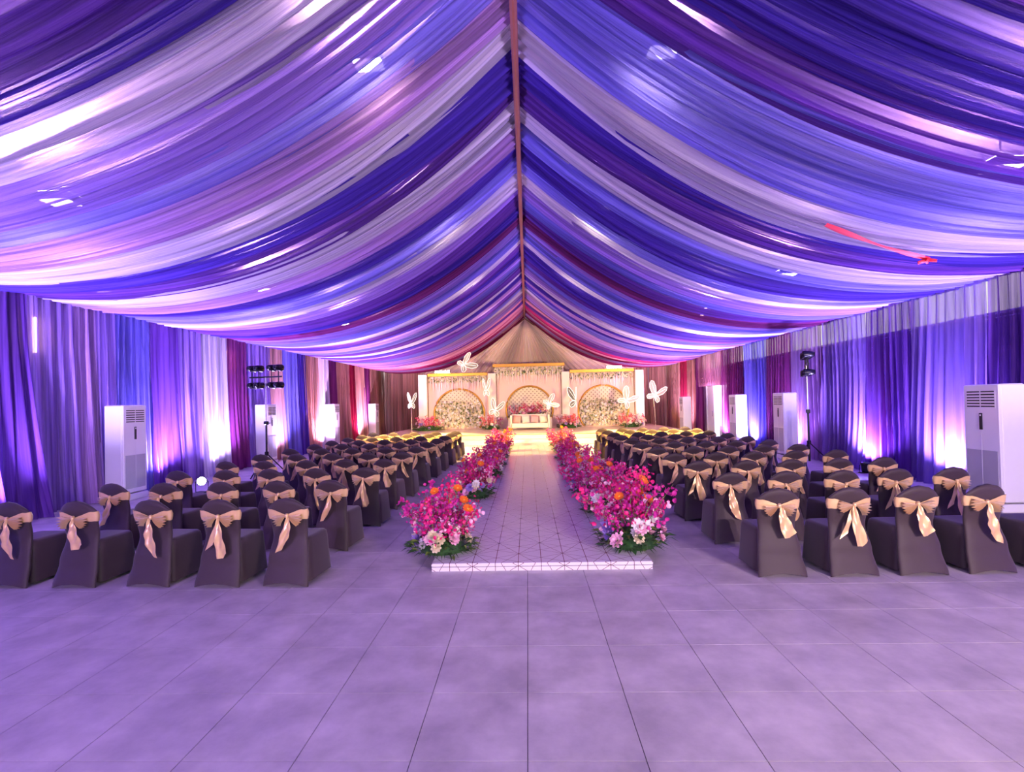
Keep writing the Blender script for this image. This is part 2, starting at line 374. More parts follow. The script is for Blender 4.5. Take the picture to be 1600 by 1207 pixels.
SEQ = ['violet','lavender','indigo','lilac','indigo','blue','pale','violet','lavender','indigo','lavender','violet','indigo','pale','lavender','blue','lilac','pale','indigo','violet','pale','lilac','indigo','blue','pale','lavender','violet','indigo','plum','lavender','blue','pale','violet','indigo','lavender','blue','violet','pale','indigo','lilac','violet','blue','pale','lilac','lavender','pink','violet','pink','magenta','pink','magenta','lilac','pink','magenta']
for s, side, word in ((-1, OPP, 'away from'), (1, DOOR, 'towards')):
    rr = random.Random(31 if s < 0 else 47)
    items = []; y = YF+.05; i = 0; seq = list(SEQ); N_ = len(seq); step = (YB-.35-y)/N_
    while i < N_:
        wd = step*rr.uniform(.85, 1.15)
        k = seq[i]
        if s > 0 and 3 < i < N_-6 and rr.random() < .35: k = rr.choice(['indigo','blue','lavender','violet','lilac'])
        c = YF+.05+step*(i+.5)
        o = swag('ceiling_drape', s, c-wd*.70, c+wd*.70, k, rr)
        items.append((o, k, -c)); i += 1
    number_off(items, 'ceiling swag counted from stage, ' + ('doorway side' if s > 0 else 'side opposite doorway'), 'ceiling swags')

# red strap lying against the swags
mb = MB()
def strap(u, v):
    t = .49+.19*u; return (CX+XW*t, 6.9+.35*u+(v-.5)*(.10+.05*math.sin(9*u)), sec(t)-.27-.02*math.sin(PI*v))
mb.grid(strap, 14, 4); o = mb.build('red_strap', red_cloth, None, True)
tag(o, 'bright red cloth strap lying across the ceiling swags', 'strap')
kn = MB(); q = strap(1, .5)
for k in range(6):
    t = k*PI/3; kn.tube([q, (q[0]+.13*math.cos(t), q[1]+.10*math.sin(t), q[2]-.03)], [.03, .012], 5)
kn.build('strap_knot', red_cloth, o)

# ------------------------------------------------------------------ roof flood lamps above the swags
def flood_proto():
    r = empty('roof_flood_lamp')
    mb = MB(); mb.bbox(-.20, .20, -.14, .14, -.05, .05, .015); mb.build('housing', black_metal, r)
    mb = MB(); mb.box(-.18, .18, -.12, .12, -.056, -.051); mb.build('lens', lens_flood, r)
    mb = MB(); mb.box(-.18, .18, -.12, .12, .051, .056); mb.build('upper_lens', lens_flood, r)
    mb = MB(); mb.tube([(-.22,0,0), (-.22,0,.16), (.22,0,.16), (.22,0,0)], .012, 6); mb.tube([(0,0,.16), (0,0,.70)], .012, 6); mb.build('bracket', black_metal, r)
    return r
fp = flood_proto(); first = True
names = ['entrance', 'first', 'second', 'third', 'fourth', 'fifth']
for bi, yb in enumerate(BAYS):
    for x in (-5.9, -1.85, 1.85, 5.9):
        o = fp if first else copy_tree(fp); first = False
        o.location = (CX+x, yb, roof_z(CX+x)-.80)
        tag(o, 'flood lamp glowing through %s swags, %s roof frame from entrance, %s' % ('upper' if abs(x) < 3 else 'lower', ORD[bi], 'doorway side' if x > 0 else 'side opposite doorway'), 'lamp', 'flood lamps hung on the roof frames')
        spot('roof_light', o, (0, 0, .07), (0, 0, 3), P_ROOF, C_FLOOD, 165, .9, .12)

# ------------------------------------------------------------------ wall curtains
def curtain(name, x, y0, y1, ztop, mat, rr, s=None, axis='y', flare=0.0, zbot=.015, amp=.055, lean=0.0):
    n = max(3, int((y1-y0)*rr.uniform(4.2, 6.0))); p1, p2, p3 = rr.uniform(0, 6), rr.uniform(0, 6), rr.uniform(0, 6)
    gt = rr.uniform(.9, 1.0); mid = (y0+y1)/2
    def fn(u, v):
        z = ztop + (zbot-ztop)*v
        w = gt + (1.0-gt)*min(1, v*1.3)
        a = mid + (u-.5)*(y1-y0)*w + lean*v
        uu = u + .025*math.sin(2.2*v*2+p1)
        dpt = amp*(.55+.6*v)*math.sin(2*PI*n*uu+p1+.6*v) + amp*.4*math.sin(2*PI*n*2.3*uu+p2) + flare*v*v*(.6+.4*math.sin(7*u+p3))
        return (x + s*dpt, a, z) if axis == 'y' else (a, x + s*dpt, z)
    mb = MB(); mb.grid(fn, max(16, n*9), 12); return mb.build(name, mat, None, True)
rr = random.Random(5)
LEFT = [(-3.9,-2.4,'violet'),(-2.4,-.9,'lavender'),(-.9,.6,'blue'),(.6,2.1,'violet'),(2.1,3.5,'lavender'),(3.5,5.0,'blue'),(5.0,6.3,'violet'),(6.3,7.6,'indigo'),(7.6,8.4,'violet'),(8.4,9.3,'lavender'),(9.3,9.8,'lilac'),(9.8,10.3,'lavender'),
        (10.3,11.3,'blue'),(11.3,12.2,'violet'),(12.2,13.1,'lavender'),(13.1,14.2,'pale'),(14.2,15.3,'plum'),(15.3,16.6,'lavender'),(16.6,17.5,'tan'),
        (17.5,18.7,'blue'),(18.7,19.3,'indigo'),(19.3,20.5,'tan'),(20.5,21.6,'pale'),(21.6,22.5,'plum'),(22.5,24.2,'tan'),(24.2,25.0,'crimson'),(25.0,26.4,'tan'),(26.4,27.4,'plum'),(27.4,30.1,'tan')]
its = []
for y0, y1, k in LEFT:
    o = curtain('wall_curtain', -XW-.22, y0-.05, y1+.05, 4.2, WM[k], rr, 1, flare=(.45 if y0 < 8 else .16))
    its.append((o, k, -y0))
number_off(its, 'long curtain counted from stage, wall opposite doorway', 'curtains opposite the doorway'); its = []
RIGHT = [(-3.9,-2.2,'night'),(-2.2,-.4,'violet'),(-.4,1.4,'night'),(1.4,3.2,'violet'),(3.2,5.0,'night'),(5.0,6.8,'night'),(6.8,8.9,'night'),(8.9,9.7,'violet'),(9.7,10.9,'blue'),(10.9,11.7,'violet'),(11.7,12.5,'plum'),(12.5,13.6,'lavender'),
         (13.6,14.4,'violet'),(14.4,15.2,'plum'),(15.2,15.9,'pale'),(15.9,16.8,'crimson'),(16.8,17.8,'tan'),(17.8,18.6,'indigo'),(18.6,19.6,'blue'),(19.6,21.2,'plum'),
         (24.1,25.1,'plum'),(25.1,26.4,'tan'),(26.4,27.6,'crimson'),(27.6,30.1,'tan')]
for y0, y1, k in RIGHT:
    o = curtain('wall_curtain', XW-.12, y0-.05, y1+.05, 3.22 if y0 < 21 else 4.2, WM[k], rr, -1, flare=.12)
    its.append((o, k, -y0))
number_off(its, 'curtain under the rail counted from stage, doorway wall', 'curtains on the doorway wall'); its = []
SHEER = [(-3.9,-1.5,'lilac'),(-1.5,1.0,'lavender'),(1.0,3.4,'lilac'),(3.4,5.6,'lavender'),(5.6,7.6,'lilac'),(7.6,9.0,'violet'),(9.0,10.8,'lavender'),(10.8,12.2,'violet'),(12.2,14.0,'lavender'),(14.0,15.6,'lilac'),(15.6,17.2,'plum'),(17.2,19.0,'blue'),(19.0,21.2,'plum')]
for y0, y1, k in SHEER:
    o = curtain('sheer_curtain', XW-.38, y0, y1, 4.0, WS[k], rr, -1, flare=.14, amp=.045)
    its.append((o, k, -y0))
number_off(its, 'see-through sheer before the rail counted from stage, doorway wall', 'sheers'); its = []
o = curtain('sheer_curtain', XW-.3, 21.1, 24.2, 4.0, WS['pink'], rr, -1, zbot=DZ-.02, amp=.04)
tag(o, 'short pale pink sheer hanging above the bright doorway', 'curtain')
mb = MB(); mb.tube([(XW-.14, YF+.1, 3.24), (XW-.14, 21.2, 3.24)], .03, 8); mb.tube([(XW-.14, YF+.1, 3.16), (XW-.14, 21.2, 3.16)], .014, 6)
cr = tag(mb.build('curtain_rail', chrome), 'thin metal curtain rail running along the doorway wall', 'rail')
for yy in range(-2, 21, 3):
    mb = MB(); mb.box(XW-.14, XW+.06, yy-.02, yy+.02, 3.20, 3.28); mb.build('bracket', chrome, cr)
# back wall curtains and the gathered fan below the ridge
BACK = ['tan','tan','tan','tan','lilac','tan','tan','tan','tan','tan','lilac','tan','tan','tan']
wdt = (2*XW+.3)/len(BACK)
for i, k in enumerate(BACK):
    o = curtain('back_curtain', YB-.1, -XW-.3+i*wdt, -XW-.3+(i+1)*wdt, 4.3, WM[k], rr, -1, axis='x')
    its.append((o, k, -i))
number_off(its, 'curtain behind the stage set, counted from the doorway wall', 'curtains behind the stage')
def fan(u, v):
    a = (u-.5)*2.0; n = 46
    bx, bz = a*8.3, 3.1 + 1.1*a*a
    r = v**.95; px, pz = CX+(bx-CX)*r, ZR-.25+(bz-ZR+.25)*r
    return (px, YB-.3-.10*math.sin(PI*v)+(.015+.06*v)*math.sin(2*PI*n*u), pz)
mb = MB(); mb.grid(fan, 46*6, 14)
tag(mb.build('gathered_fan_drape', fabric('fan_cloth', srgb(246, 208, 200), .08, 60, .12, .05, .85), None, True), 'dusty pink pleated drape fanning out from the ridge end', 'drape')

# warm wall tubes glowing behind the curtains
for i, (x, y, z) in enumerate(((-XW-.37, 8.75, 3.25), (-XW-.37, 14.55, 3.25))):
    t = empty('tube_lamp', (x, y, z)); mb = MB(); mb.tube([(0,0,-.32), (0,0,.32)], .022, 8); mb.build('tube', tube_glow, t)
    mb = MB(); mb.box(-.06, -.02, -.04, .04, -.36, .36); mb.build('fitting', white_plastic, t)
    tag(t, ['warm tube lamp behind soft lavender curtain opposite the doorway', 'warm tube lamp behind plum curtain opposite the doorway'][i], 'lamp', 'wall tube lamps')

# ------------------------------------------------------------------ air conditioners (front faces +x in local space)
def ac_proto():
    r = empty('air_conditioner'); W, D, H = .62, .40, 1.95
    mb = MB(); mb.bbox(-D-.02, .02, -W/2-.02, W/2+.02, 0, .13, .012); mb.build('plinth', white_plastic, r)
    mb = MB(); mb.bbox(-D, -.03, -W/2, W/2, .145, H, .02); mb.build('body', white_plastic, r)
    mb = MB(); mb.bbox(-.05, .0, -W/2+.004, W/2-.004, .15, H-.004, .012); fr = mb.build('front_panel', white_plastic, r)
    mb = MB(); mb.box(.001, .006, -W/2+.05, W/2-.05, .24, .92); mb.build('intake_panel', grey_panel, r)
    mb = MB(); mb.box(.006, .008, -.004, .004, .24, 1.45); mb.build('seam', white_plastic, r)
    mb = MB(); mb.box(.0, .004, -W/2+.06, W/2-.06, H-.37, H-.10); gr = mb.build('vent', white_plastic, r)
    for sgn in (-1, 1):
        for k in range(6):
            mb = MB(); z = H-.355+k*.046; y0, y1 = (.012, W/2-.075) if sgn > 0 else (-W/2+.075, -.012)
            mb.box(.004, .007, y0, y1, z, z+.020); mb.build('slot', dark_slot, gr)
    mb = MB(); mb.bbox(.0, .012, -.028, .028, 1.24, 1.50, .005); dp = mb.build('display', dark_slot, r)
    mb = MB(); mb.box(.012, .014, -.012, .012, 1.455, 1.48); mb.build('button', white_plastic, dp)
    return r
ap = ac_proto()
ACS = [(-8.15, 10.08, 0, 'opposite the doorway, nearest the entrance'), (-8.3, 15.9, 0, 'behind the lamp stand opposite the doorway'), (-8.3, 21.4, 0, 'opposite the doorway, second from the stage'), (-8.3, 27.2, 0, 'opposite the doorway, nearest the stage'),
       (7.12, 8.05, PI, 'on the doorway wall, nearest the entrance'), (7.40, 14.95, PI, 'on the doorway wall beside the lamp stand'), (7.55, 18.6, PI, 'on the doorway wall, just before the doorway'), (7.6, 24.9, PI, 'on the doorway wall between doorway and stage')]
for i, (x, y, rz, txt) in enumerate(ACS):
    o = ap if i == 0 else copy_tree(ap); o.location = (x, y, .001); o.rotation_euler.z = rz
    tag(o, 'tall white floor-standing air conditioner %s' % txt, 'air conditioner', 'tall white air conditioners')

# ------------------------------------------------------------------ uplights at the wall bases
def par_proto():
    r = empty('par_uplight')
    mb = MB(); mb.lathe([(.0,-.20),(.06,-.20),(.075,-.16),(.085,-.04),(.10,.0),(.10,.03),(.092,.03),(.088,.005)], 16, (0,0,.22)); mb.build('can', black_gloss, r, True)
    mb = MB(); mb.lathe([(.0,.008),(.088,.008)], 16, (0,0,.22)); mb.build('lens', lens_up, r)
    mb = MB(); mb.tube([(-.12,0,.20), (-.13,0,.02), (.13,0,.02), (.12,0,.20)], .010, 6); mb.box(-.13, .13, -.06, .06, 0, .02); mb.build('yoke', black_metal, r)
    return r
pp = par_proto()
UPS = [(-1, 1.2), (-1, 4.6), (-1, 7.3), (-1, 11.35), (-1, 13.5), (-1, 16.75), (-1, 20.4), (-1, 25.2), (1, 1.2), (1, 4.6), (1, 9.7), (1, 11.9), (1, 15.35), (1, 17.9), (1, 20.6), (1, 26.2)]
ordn = ['first', 'second', 'third', 'fourth', 'fifth', 'sixth', 'seventh', 'eighth']
cnt = {-1: 0, 1: 0}
for i, (s, y) in enumerate(UPS):
    o = pp if i == 0 else copy_tree(pp)
    x = -8.2 if s < 0 else (7.75 if y < 9 else 7.85); o.location = (x, y, .001)
    tag(o, 'black uplight at curtain foot, %s from entrance, %s' % (ordn[cnt[s]], 'doorway side' if s > 0 else 'side opposite doorway'), 'uplight', 'uplights along the walls'); cnt[s] += 1
    warm = y > 19
    colr = (1.0, .55, .72) if warm else C_UP
    spot('uplight_beam', o, (0, 0, .245), (0, 0, 2.0), P_UP*(1.3 if warm else (.6 if y == 13.5 else 1.0)), colr, 150, .8, .08)

# one lamp on the floor opposite the doorway shines down the hall, one beside the doorway wall
def floor_lamp(x, y, label, tgt, power):
    r = empty('floor_spot', (x, y, .001)); d = (Vector(tgt)-Vector((x, y, .25))).normalized(); c = Vector((0,0,.25))
    mb = MB(); mb.tube([c-d*.16, c-d*.12, c, c+d*.03], [.05, .08, .095, .10], 14); mb.build('can', black_gloss, r, True)
    mb = MB(); mb.tube([c+d*.031, c+d*.036], .088, 14); mb.build('lens', lens_up, r)
    mb = MB(); e = d.cross(Vector((0,0,1))).normalized()*.12; mb.tube([c+e, Vector((e.x, e.y, .02)), Vector((-e.x, -e.y, .02)), c-e], .01, 6); mb.box(-.1, .1, -.1, .1, 0, .02); mb.build('yoke', black_metal, r)
    tag(r, label, 'spotlight', 'spotlights on the floor'); spot('floor_beam', r, c+d*.05, c+d*3, power, (.55, .55, 1), 70, .8, .09)
floor_lamp(-7.2, 10.75, 'bright blue-white spotlight on the floor opposite the doorway facing the entrance', (-3.0, 0, 1.6), 160)
floor_lamp(7.15, 11.6, 'bright blue-white spotlight on the floor beside the doorway wall facing the entrance', (4.0, 0, 1.6), 120)

# ------------------------------------------------------------------ lamp stands with eight heads
def lamp_stand(x, y, rz, label, tgt, power=P_WASH, col=C_WASH, ang=62, low=None):
    r = empty('lamp_stand', (x, y, 0), rz)
    mb = MB(); mb.tube([(0,0,.12), (0,0,1.45)], .026, 10); mb.build('lower_pole', black_metal, r)
    mb = MB(); mb.tube([(0,0,1.45), (0,0,2.66)], .018, 10); mb.build('upper_pole', chrome, r)
    mb = MB(); mb.bbox(-.05, .05, -.05, .05, 1.38, 1.48, .012); cl = mb.build('clamp', black_metal, r)
    mb = MB(); mb.tube([(.04,0,1.43), (.13,0,1.43)], .014, 6); mb.build('knob', black_metal, cl)
    for k in range(3):
        a = 2*PI*k/3+.5
        mb = MB(); mb.tube([(0,0,.62), (.55*math.cos(a), .55*math.sin(a), .018)], .016, 6); mb.build('leg', black_metal, r)
    mb = MB(); mb.lathe([(.028,.55),(.05,.56),(.05,.66),(.028,.67)], 12); mb.build('collar', black_metal, r)
    mb = MB(); mb.tube([(-.52,0,2.66), (.52,0,2.66)], .022, 8); mb.build('cross_bar', black_metal, r)
    for gx in (-.44, -.22, .20, .42):
        mb = MB(); mb.tube([(gx,0,2.42), (gx,0,2.90)], .012, 6); mb.build('head_rod', black_metal, r)
        for gz in (2.44, 2.90):
            mb = MB(); mb.lathe([(0,-.13),(.05,-.13),(.072,-.09),(.088,0),(.096,.10),(.096,.13),(.085,.13),(.08,.11)], 14, (gx, -.02, gz), 'y'); hd = mb.build('lamp_head', black_gloss, r, True)
            mb = MB(); mb.lathe([(0,.112),(.08,.112)], 14, (gx, -.02, gz), 'y'); mb.build('lens', lens_off, hd)
    tag(r, label, 'lamp stand', 'lamp stands beside the seating')
    mi = Matrix.Translation((x, y, 0)) @ Matrix.Rotation(rz, 4, 'Z'); inv = mi.inverted()
    for gx in (-.40, .42): spot('head_beam', r, (gx, .20, 2.44), inv @ Vector(tgt), power, col, ang, .7, .1)
    if low:
        for gx in (-.22, .20): spot('head_beam', r, (gx, .20, 2.90), inv @ Vector(low), 3800, (1.0, .62, .14), 42, .8, .1)
lamp_stand(-7.0, 13.1, -.25, 'black tripod lamp stand with eight round heads opposite the doorway', (-.6, 28.0, 3.0), low=(-2.9, 17.3, .6))
lamp_stand(7.38, 13.35, 1.15, 'black tripod lamp stand with eight round heads near the doorway wall', (1.0, 28.0, 3.0), low=(3.3, 17.3, .6))

lamp_stand(-4.6, -2.9, -.1, 'added unseen lamp stand with violet fill beams by the entrance opposite the doorway side', (-2.0, 9.0, 2.6), 420, (.62, .34, 1.0), 100)  # added stand, unseen behind the camera: violet fill for floor and chair backs
lamp_stand(5.2, -2.9, .1, 'added unseen lamp stand with soft white fill beams by the entrance, doorway side', (3.0, 9.0, 2.2), 820, (1.0, .72, .82), 100)  # second added stand, also out of view, standing in for light from behind
# ------------------------------------------------------------------ runway
RX, RW, RY0, RY1, RZ = .11, 1.2, 5.42, 21.55, .085
run = empty('runway', (RX, RY0, 0))
mb = MB(); mb.box(-RW+.004, RW-.004, .004, RY1-RY0, 0, RZ*.50); mb.build('lower_board', runway_m, run)
mb = MB(); mb.box(-RW+.03, RW-.03, .03, RY1-RY0, RZ*.50, RZ*.57); mb.build('spacer', dark_slot, run)
mb = MB(); mb.bbox(-RW, RW, 0, RY1-RY0, RZ*.57, RZ, .004); mb.build('upper_board', runway_m, run)
tag(run, 'long low white runway printed with gold star lines leading to the stage', 'runway')

# ------------------------------------------------------------------ stage
SZ = .45
st = empty('stage', (0, 22, 0))
mb = MB(); mb.bbox(-6.9, 7.1, 0, 7.4, 0, SZ, .012); mb.build('platform', plain('stage_floor', srgb(240, 222, 196), .22, noise=.04), st)
mb = MB(); mb.bbox(-4.2, 4.4, -.42, -.002, 0, SZ*.5, .01); mb.build('step', ivory, st)
mb = MB(); mb.box(-6.9, 7.1, -.004, 0.0, SZ-.05, SZ-.02); mb.build('nosing', gold, st)
tag(st, 'raised pale stage with a front step at the runway end', 'stage')

BYD = 27.3
def panel_set(cx, hw, ztop, ccx, ccz, rad, label, barz, overhang, y=BYD):
    r = empty('backdrop_panel', (cx, y, SZ)); zt = ztop-SZ; cz = ccz-SZ; ox = ccx-cx
    # facade with an arched opening
    mb = MB(); n = 40; t0 = -math.asin(min(1, cz/rad)) if cz < rad else -PI/2
    ang = [t0+(PI-2*t0)*i/n for i in range(n+1)]
    inner = [(ox+rad*math.cos(a), cz+rad*math.sin(a)) for a in ang]
    def outer(a):
        c, s_ = math.cos(a), math.sin(a); k = 1e9
        if c > 1e-6: k = min(k, (hw-ox)/c)
        if c < -1e-6: k = min(k, (-hw-ox)/c)
        if s_ > 1e-6: k = min(k, (zt-cz)/s_)
        if s_ < -1e-6: k = min(k, (0-cz)/s_)
        return (ox+k*c, cz+k*s_)
    out = [outer(a) for a in ang]; out[0] = (hw, max(0, inner[0][1])) ; out[-1] = (-hw, max(0, inner[-1][1]))
    vs = []
    for (a, b) in inner: vs.append((a, 0, max(0, b)))
    for (a, b) in out: vs.append((a, 0, b))
    for (a, b) in inner: vs.append((a, .14, max(0, b)))
    m_ = n+1; fs = []
    for i in range(n):
        fs.append((i, i+1, m_+i+1, m_+i)); fs.append((i, 2*m_+i, 2*m_+i+1, i+1))
    o = len(vs); vs += [(-hw, 0, zt), (hw, 0, zt)]
    # corners
    for i in range(n):
        a, b = out[i], out[i+1]
        if (abs(a[0]-hw) < 1e-4) and abs(b[1]-zt) < 1e-4 and abs(b[0]-hw) > 1e-4: fs.append((m_+i, m_+i+1, o+1))
        if abs(a[1]-zt) < 1e-4 and abs(b[0]+hw) < 1e-4 and abs(a[0]+hw) > 1e-4: fs.append((m_+i, m_+i+1, o))
    mb.add(vs, fs); mb.box(-hw, hw, .16, .20, 0, zt); mb.build('facade', blush, r)
    mb = MB(); mb.tube([(a, -.015, max(.052, b)) for a, b in inner], .05, 8); mb.build('arch_rim', gold, r, True)
    mb = MB(); cv = [(ox+rad*math.cos(a), .145, max(0, cz+rad*math.sin(a))) for a in ang]; mb.add([(ox, .145, cz)]+cv, [(0, i+1, i+2) for i in range(n)]); mb.build('lattice', lattice_m, r)
    mb = MB(); mb.bbox(-hw-overhang, hw+overhang, -.18, .16, zt, zt+.17, .01); mb.build('gold_canopy', gold, r)
    tag(r, label, 'backdrop', 'arched stage backdrop panels'); return r
pL = panel_set(-3.81, 1.65, 3.36, -3.77, 1.27, 1.38, 'blush backdrop panel with round flower-filled arch opposite the doorway', 3.4, 0)
pC = panel_set(.085, 1.765, 3.80, .10, 1.45, 1.28, 'taller middle blush backdrop panel with arch behind the sofa', 3.9, .2)
pR = panel_set(4.06, 1.75, 3.40, 4.13, 1.33, 1.36, 'blush backdrop panel with round flower-filled arch towards the doorway', 3.4, 0)
for i, (x0, x1, zt) in enumerate(((-5.95, -5.48, 3.47), (-2.14, -1.70, 3.47), (1.87, 2.29, 3.47), (5.83, 6.28, 3.47))):
    r = empty('pillar_column', ((x0+x1)/2, BYD-.12, SZ)); hw = (x1-x0)/2
    mb = MB(); mb.bbox(-hw, hw, -.2, .1, 0, zt-SZ, .015); mb.build('shaft', ivory, r)
    mb = MB(); mb.bbox(-hw-.0, hw+.0, -.22, .1, 0, .12, .01); mb.build('base', ivory, r)
    tag(r, ['ivory square column at the far edge of the backdrop opposite the doorway', 'ivory square column between flower arch and sofa arch opposite the doorway', 'ivory square column between sofa arch and flower arch towards the doorway', 'ivory square column at the edge of the backdrop towards the doorway'][i], 'column', 'ivory columns of the stage backdrop')

# ------------------------------------------------------------------ flowers
def disc_blossom(mb, c, nrm, r, petals, mi, cup=.3, heart=None, rnd=R, width=.55):
    nrm = Vector(nrm).normalized(); a = Vector((0,0,1)) if abs(nrm.z) < .9 else Vector((1,0,0)); e1 = nrm.cross(a).normalized(); e2 = nrm.cross(e1); c = Vector(c)
    ph = rnd.uniform(0, 6)
    for k in range(petals):
        t = ph+2*PI*k/petals; d = e1*math.cos(t)+e2*math.sin(t); q = e2*math.cos(t)-e1*math.sin(t); w_ = r*width*min(1.0, 5/petals)
        tip = c+d*r+nrm*(cup*r*rnd.uniform(.5, 1.4)); md = c+d*r*.6+nrm*(cup*r*.45)
        mb.add([c, md-q*w_, tip-q*w_*.35, tip+q*w_*.35, md+q*w_], [(0,1,2,3,4)], mi)
    if heart is not None:
        h_ = nrm*(r*.12); mb.add([c+h_*1.6]+[c+h_+(e1*math.cos(2*PI*k/7)+e2*math.sin(2*PI*k/7))*r*.28 for k in range(7)], [(0, k+1, (k+1) % 7+1) for k in range(7)], heart)
def peony(mb, c, nrm, r, mi, rnd=R):
    for k, (s, cup, n) in enumerate(((1, .2, 9), (.84, .5, 8), (.62, .95, 6), (.36, 1.9, 5))):
        disc_blossom(mb, Vector(c)+Vector(nrm).normalized()*(.06*r*k), nrm, r*s, n, mi, cup, rnd=rnd, width=.62)
def leaf(mb, p, d, L_, w_, mi, rnd=R):
    d = Vector(d).normalized(); a = Vector((0,0,1)); q = d.cross(a); q = q.normalized() if q.length > .01 else Vector((1,0,0)); p = Vector(p)
    m1 = p+d*L_*.45+a*L_*.10; tip = p+d*L_-a*L_*.12
    mb.add([p, m1-q*w_, tip, m1+q*w_], [(0,1,2,3)], mi)
def mk_gerbera(col):
    mb = MB(); rnd = random.Random(hash(col.name) % 99); 
    for s, n in ((1, 12), (.75, 9)): disc_blossom(mb, (0,0,0), (0,0,1), .062*s, n, 0, .18, 1 if s < 1 else None, rnd, .62)
    return mb.mesh('gerbera', [col, yellowheart])
def mk_peony(col, sd):
    mb = MB(); peony(mb, (0,0,0), (0,0,1), .075, 0, random.Random(sd)); return mb.mesh('peony', [col])
def mk_spray(col, L_, sd, col2):
    rnd = random.Random(sd); mb = MB(); pts = []; bend = rnd.uniform(.05, .22)*L_
    for i in range(6):
        t = i/5; pts.append((bend*t*t, 0, L_*t))
    mb.tube(pts, [.006-.0008*i for i in range(6)], 4, 1)
    for i in range(58):
        t = .28+.72*rnd.random(); sp = .105*(1.15-t*.75)
        c = (bend*t*t+rnd.gauss(0, sp*.75), rnd.gauss(0, sp*.75), L_*t+rnd.gauss(0, .02))
        disc_blossom(mb, c, (rnd.gauss(0,1), rnd.gauss(0,1), rnd.gauss(.3,.8)), rnd.uniform(.015, .026), 4, 0 if rnd.random() < .8 else 2, .5, rnd=rnd, width=.7)
    return mb.mesh('orchid_spray', [col, stem_green, col2])
def mk_foliage(sd, rx, n):
    rnd = random.Random(sd); mb = MB()
    for i in range(n):
        a = rnd.uniform(0, 2*PI); rr_ = rx*math.sqrt(rnd.random()); p = (rr_*math.cos(a), rr_*math.sin(a), .02+rnd.random()*.26*(1-rr_/rx*.6))
        leaf(mb, p, (math.cos(a)+rnd.gauss(0,.5), math.sin(a)+rnd.gauss(0,.5), rnd.uniform(-.15, .7)), rnd.uniform(.07, .17), rnd.uniform(.012, .03), 0 if rnd.random() < .75 else 1)
    for i in range(60):
        a = rnd.uniform(0, 2*PI); leaf(mb, (rx*.75*math.cos(a), rx*.75*math.sin(a), .03), (math.cos(a), math.sin(a), rnd.uniform(-.05, .25)), rnd.uniform(.10, .2), .009, 0)
    mb.lathe([(.0,.0),(rx*.7,.0),(rx*.75,.05),(rx*.5,.16),(.0,.22)], 12, mi=0)
    mb.v = [(a, b, max(c, .002)) for a, b, c in mb.v]
    return mb.mesh('foliage', [leaf_green, leaf_light])
GER = [mk_gerbera(orangepetal), mk_gerbera(orangepetal), mk_gerbera(hotpink)]
PEO = [mk_peony(whitepetal, 1), mk_peony(lightpink, 2), mk_peony(creampetal, 3), mk_peony(lightpink, 4), mk_peony(lilacpetal, 5)]
SPR = [mk_spray(hotpink, .62, 1, lightpink), mk_spray(fuchsia, .55, 2, hotpink), mk_spray(hotpink, .70, 3, fuchsia), mk_spray(hotpink, .48, 4, lightpink), mk_spray(fuchsia, .66, 5, lightpink)]
SPRW = [mk_spray(lightpink, .55, 6, whitepetal), mk_spray(coral, .6, 7, lightpink), mk_spray(coral, .5, 8, hotpink)]
FOL = [mk_foliage(1, .36, 230), mk_foliage(2, .34, 230), mk_foliage(3, .38, 230)]
def child(nm, me, parent, loc, dirv, sc_=1.0, spin=0):
    o = bpy.data.objects.new(nm, me); COL.objects.link(o); o.parent = parent; o.location = loc
    q = Vector(dirv).to_track_quat('Z', 'X') @ Matrix.Rotation(spin, 3, 'Z').to_quaternion()
    o.rotation_mode = 'QUATERNION'; o.rotation_quaternion = q; o.scale = (sc_,)*3; return o
def arrangement(x, y, z, sd, size, label, group, sprays=SPR, ns=17, ng=6, npn=20, toward=None, name='flower_arrangement', spread=1.0):
    rnd = random.Random(sd); r = empty(name, (x, y, z))
    f = child('foliage', FOL[sd % 3], r, (0,0,0), (0,0,1), size, rnd.uniform(0, 6)); f.scale.x *= spread
    for k in range(ns):
        a = 2*PI*k/ns+rnd.uniform(-.3, .3); tilt = rnd.uniform(.1, 1.15)
        d = (math.cos(a)*tilt, math.sin(a)*tilt*.8, 1.0)
        child('orchid_spray', sprays[rnd.randrange(len(sprays))], r, (.09*math.cos(a)*size+rnd.uniform(-.36, .36)*(spread-1)*size, .09*math.sin(a)*size, .10*size), d, size*rnd.uniform(.85, 1.15), rnd.uniform(0, 6))
    for k in range(npn):
        a = rnd.uniform(-PI, 0) if k < npn*.75 else rnd.uniform(0, PI); rad = rnd.uniform(.16, .36)*size; zz = rnd.uniform(.10, .36)*size
        child('peony', PEO[min(rnd.randrange(6), 5) % 4 if rnd.random() < .88 else 4], r, (rad*math.cos(a)*spread, rad*math.sin(a), zz), (math.cos(a), math.sin(a), .55), size*rnd.uniform(.8, 1.15), rnd.uniform(0, 6))
    for k in range(ng):
        a = rnd.uniform(0, 2*PI); rad = rnd.uniform(.05, .36)*size; zz = rnd.uniform(.45, .74)*size
        p = Vector((rad*math.cos(a)*spread, rad*math.sin(a), zz)); d = Vector((math.cos(a)*.5, -.6, .7))
        g_ = child('gerbera', GER[rnd.randrange(3)], r, p, d, size*rnd.uniform(.9, 1.2), 0)
        mb = MB(); mb.tube([(0,0,.1*size), (p.x*.6, p.y*.6, p.z*.6), tuple(p)], .004*size, 4); mb.build('flower_stem', stem_green, r)
    tag(r, label, 'flowers', group); return r
LF = [(-1.05, 5.95, 1.0), (-1.0, 9.3, .95), (-.98, 11.7, .95), (-1.0, 13.6, .9), (-1.0, 15.6, .95), (-1.0, 17.6, .95), (-1.02, 19.6, 1.05)]
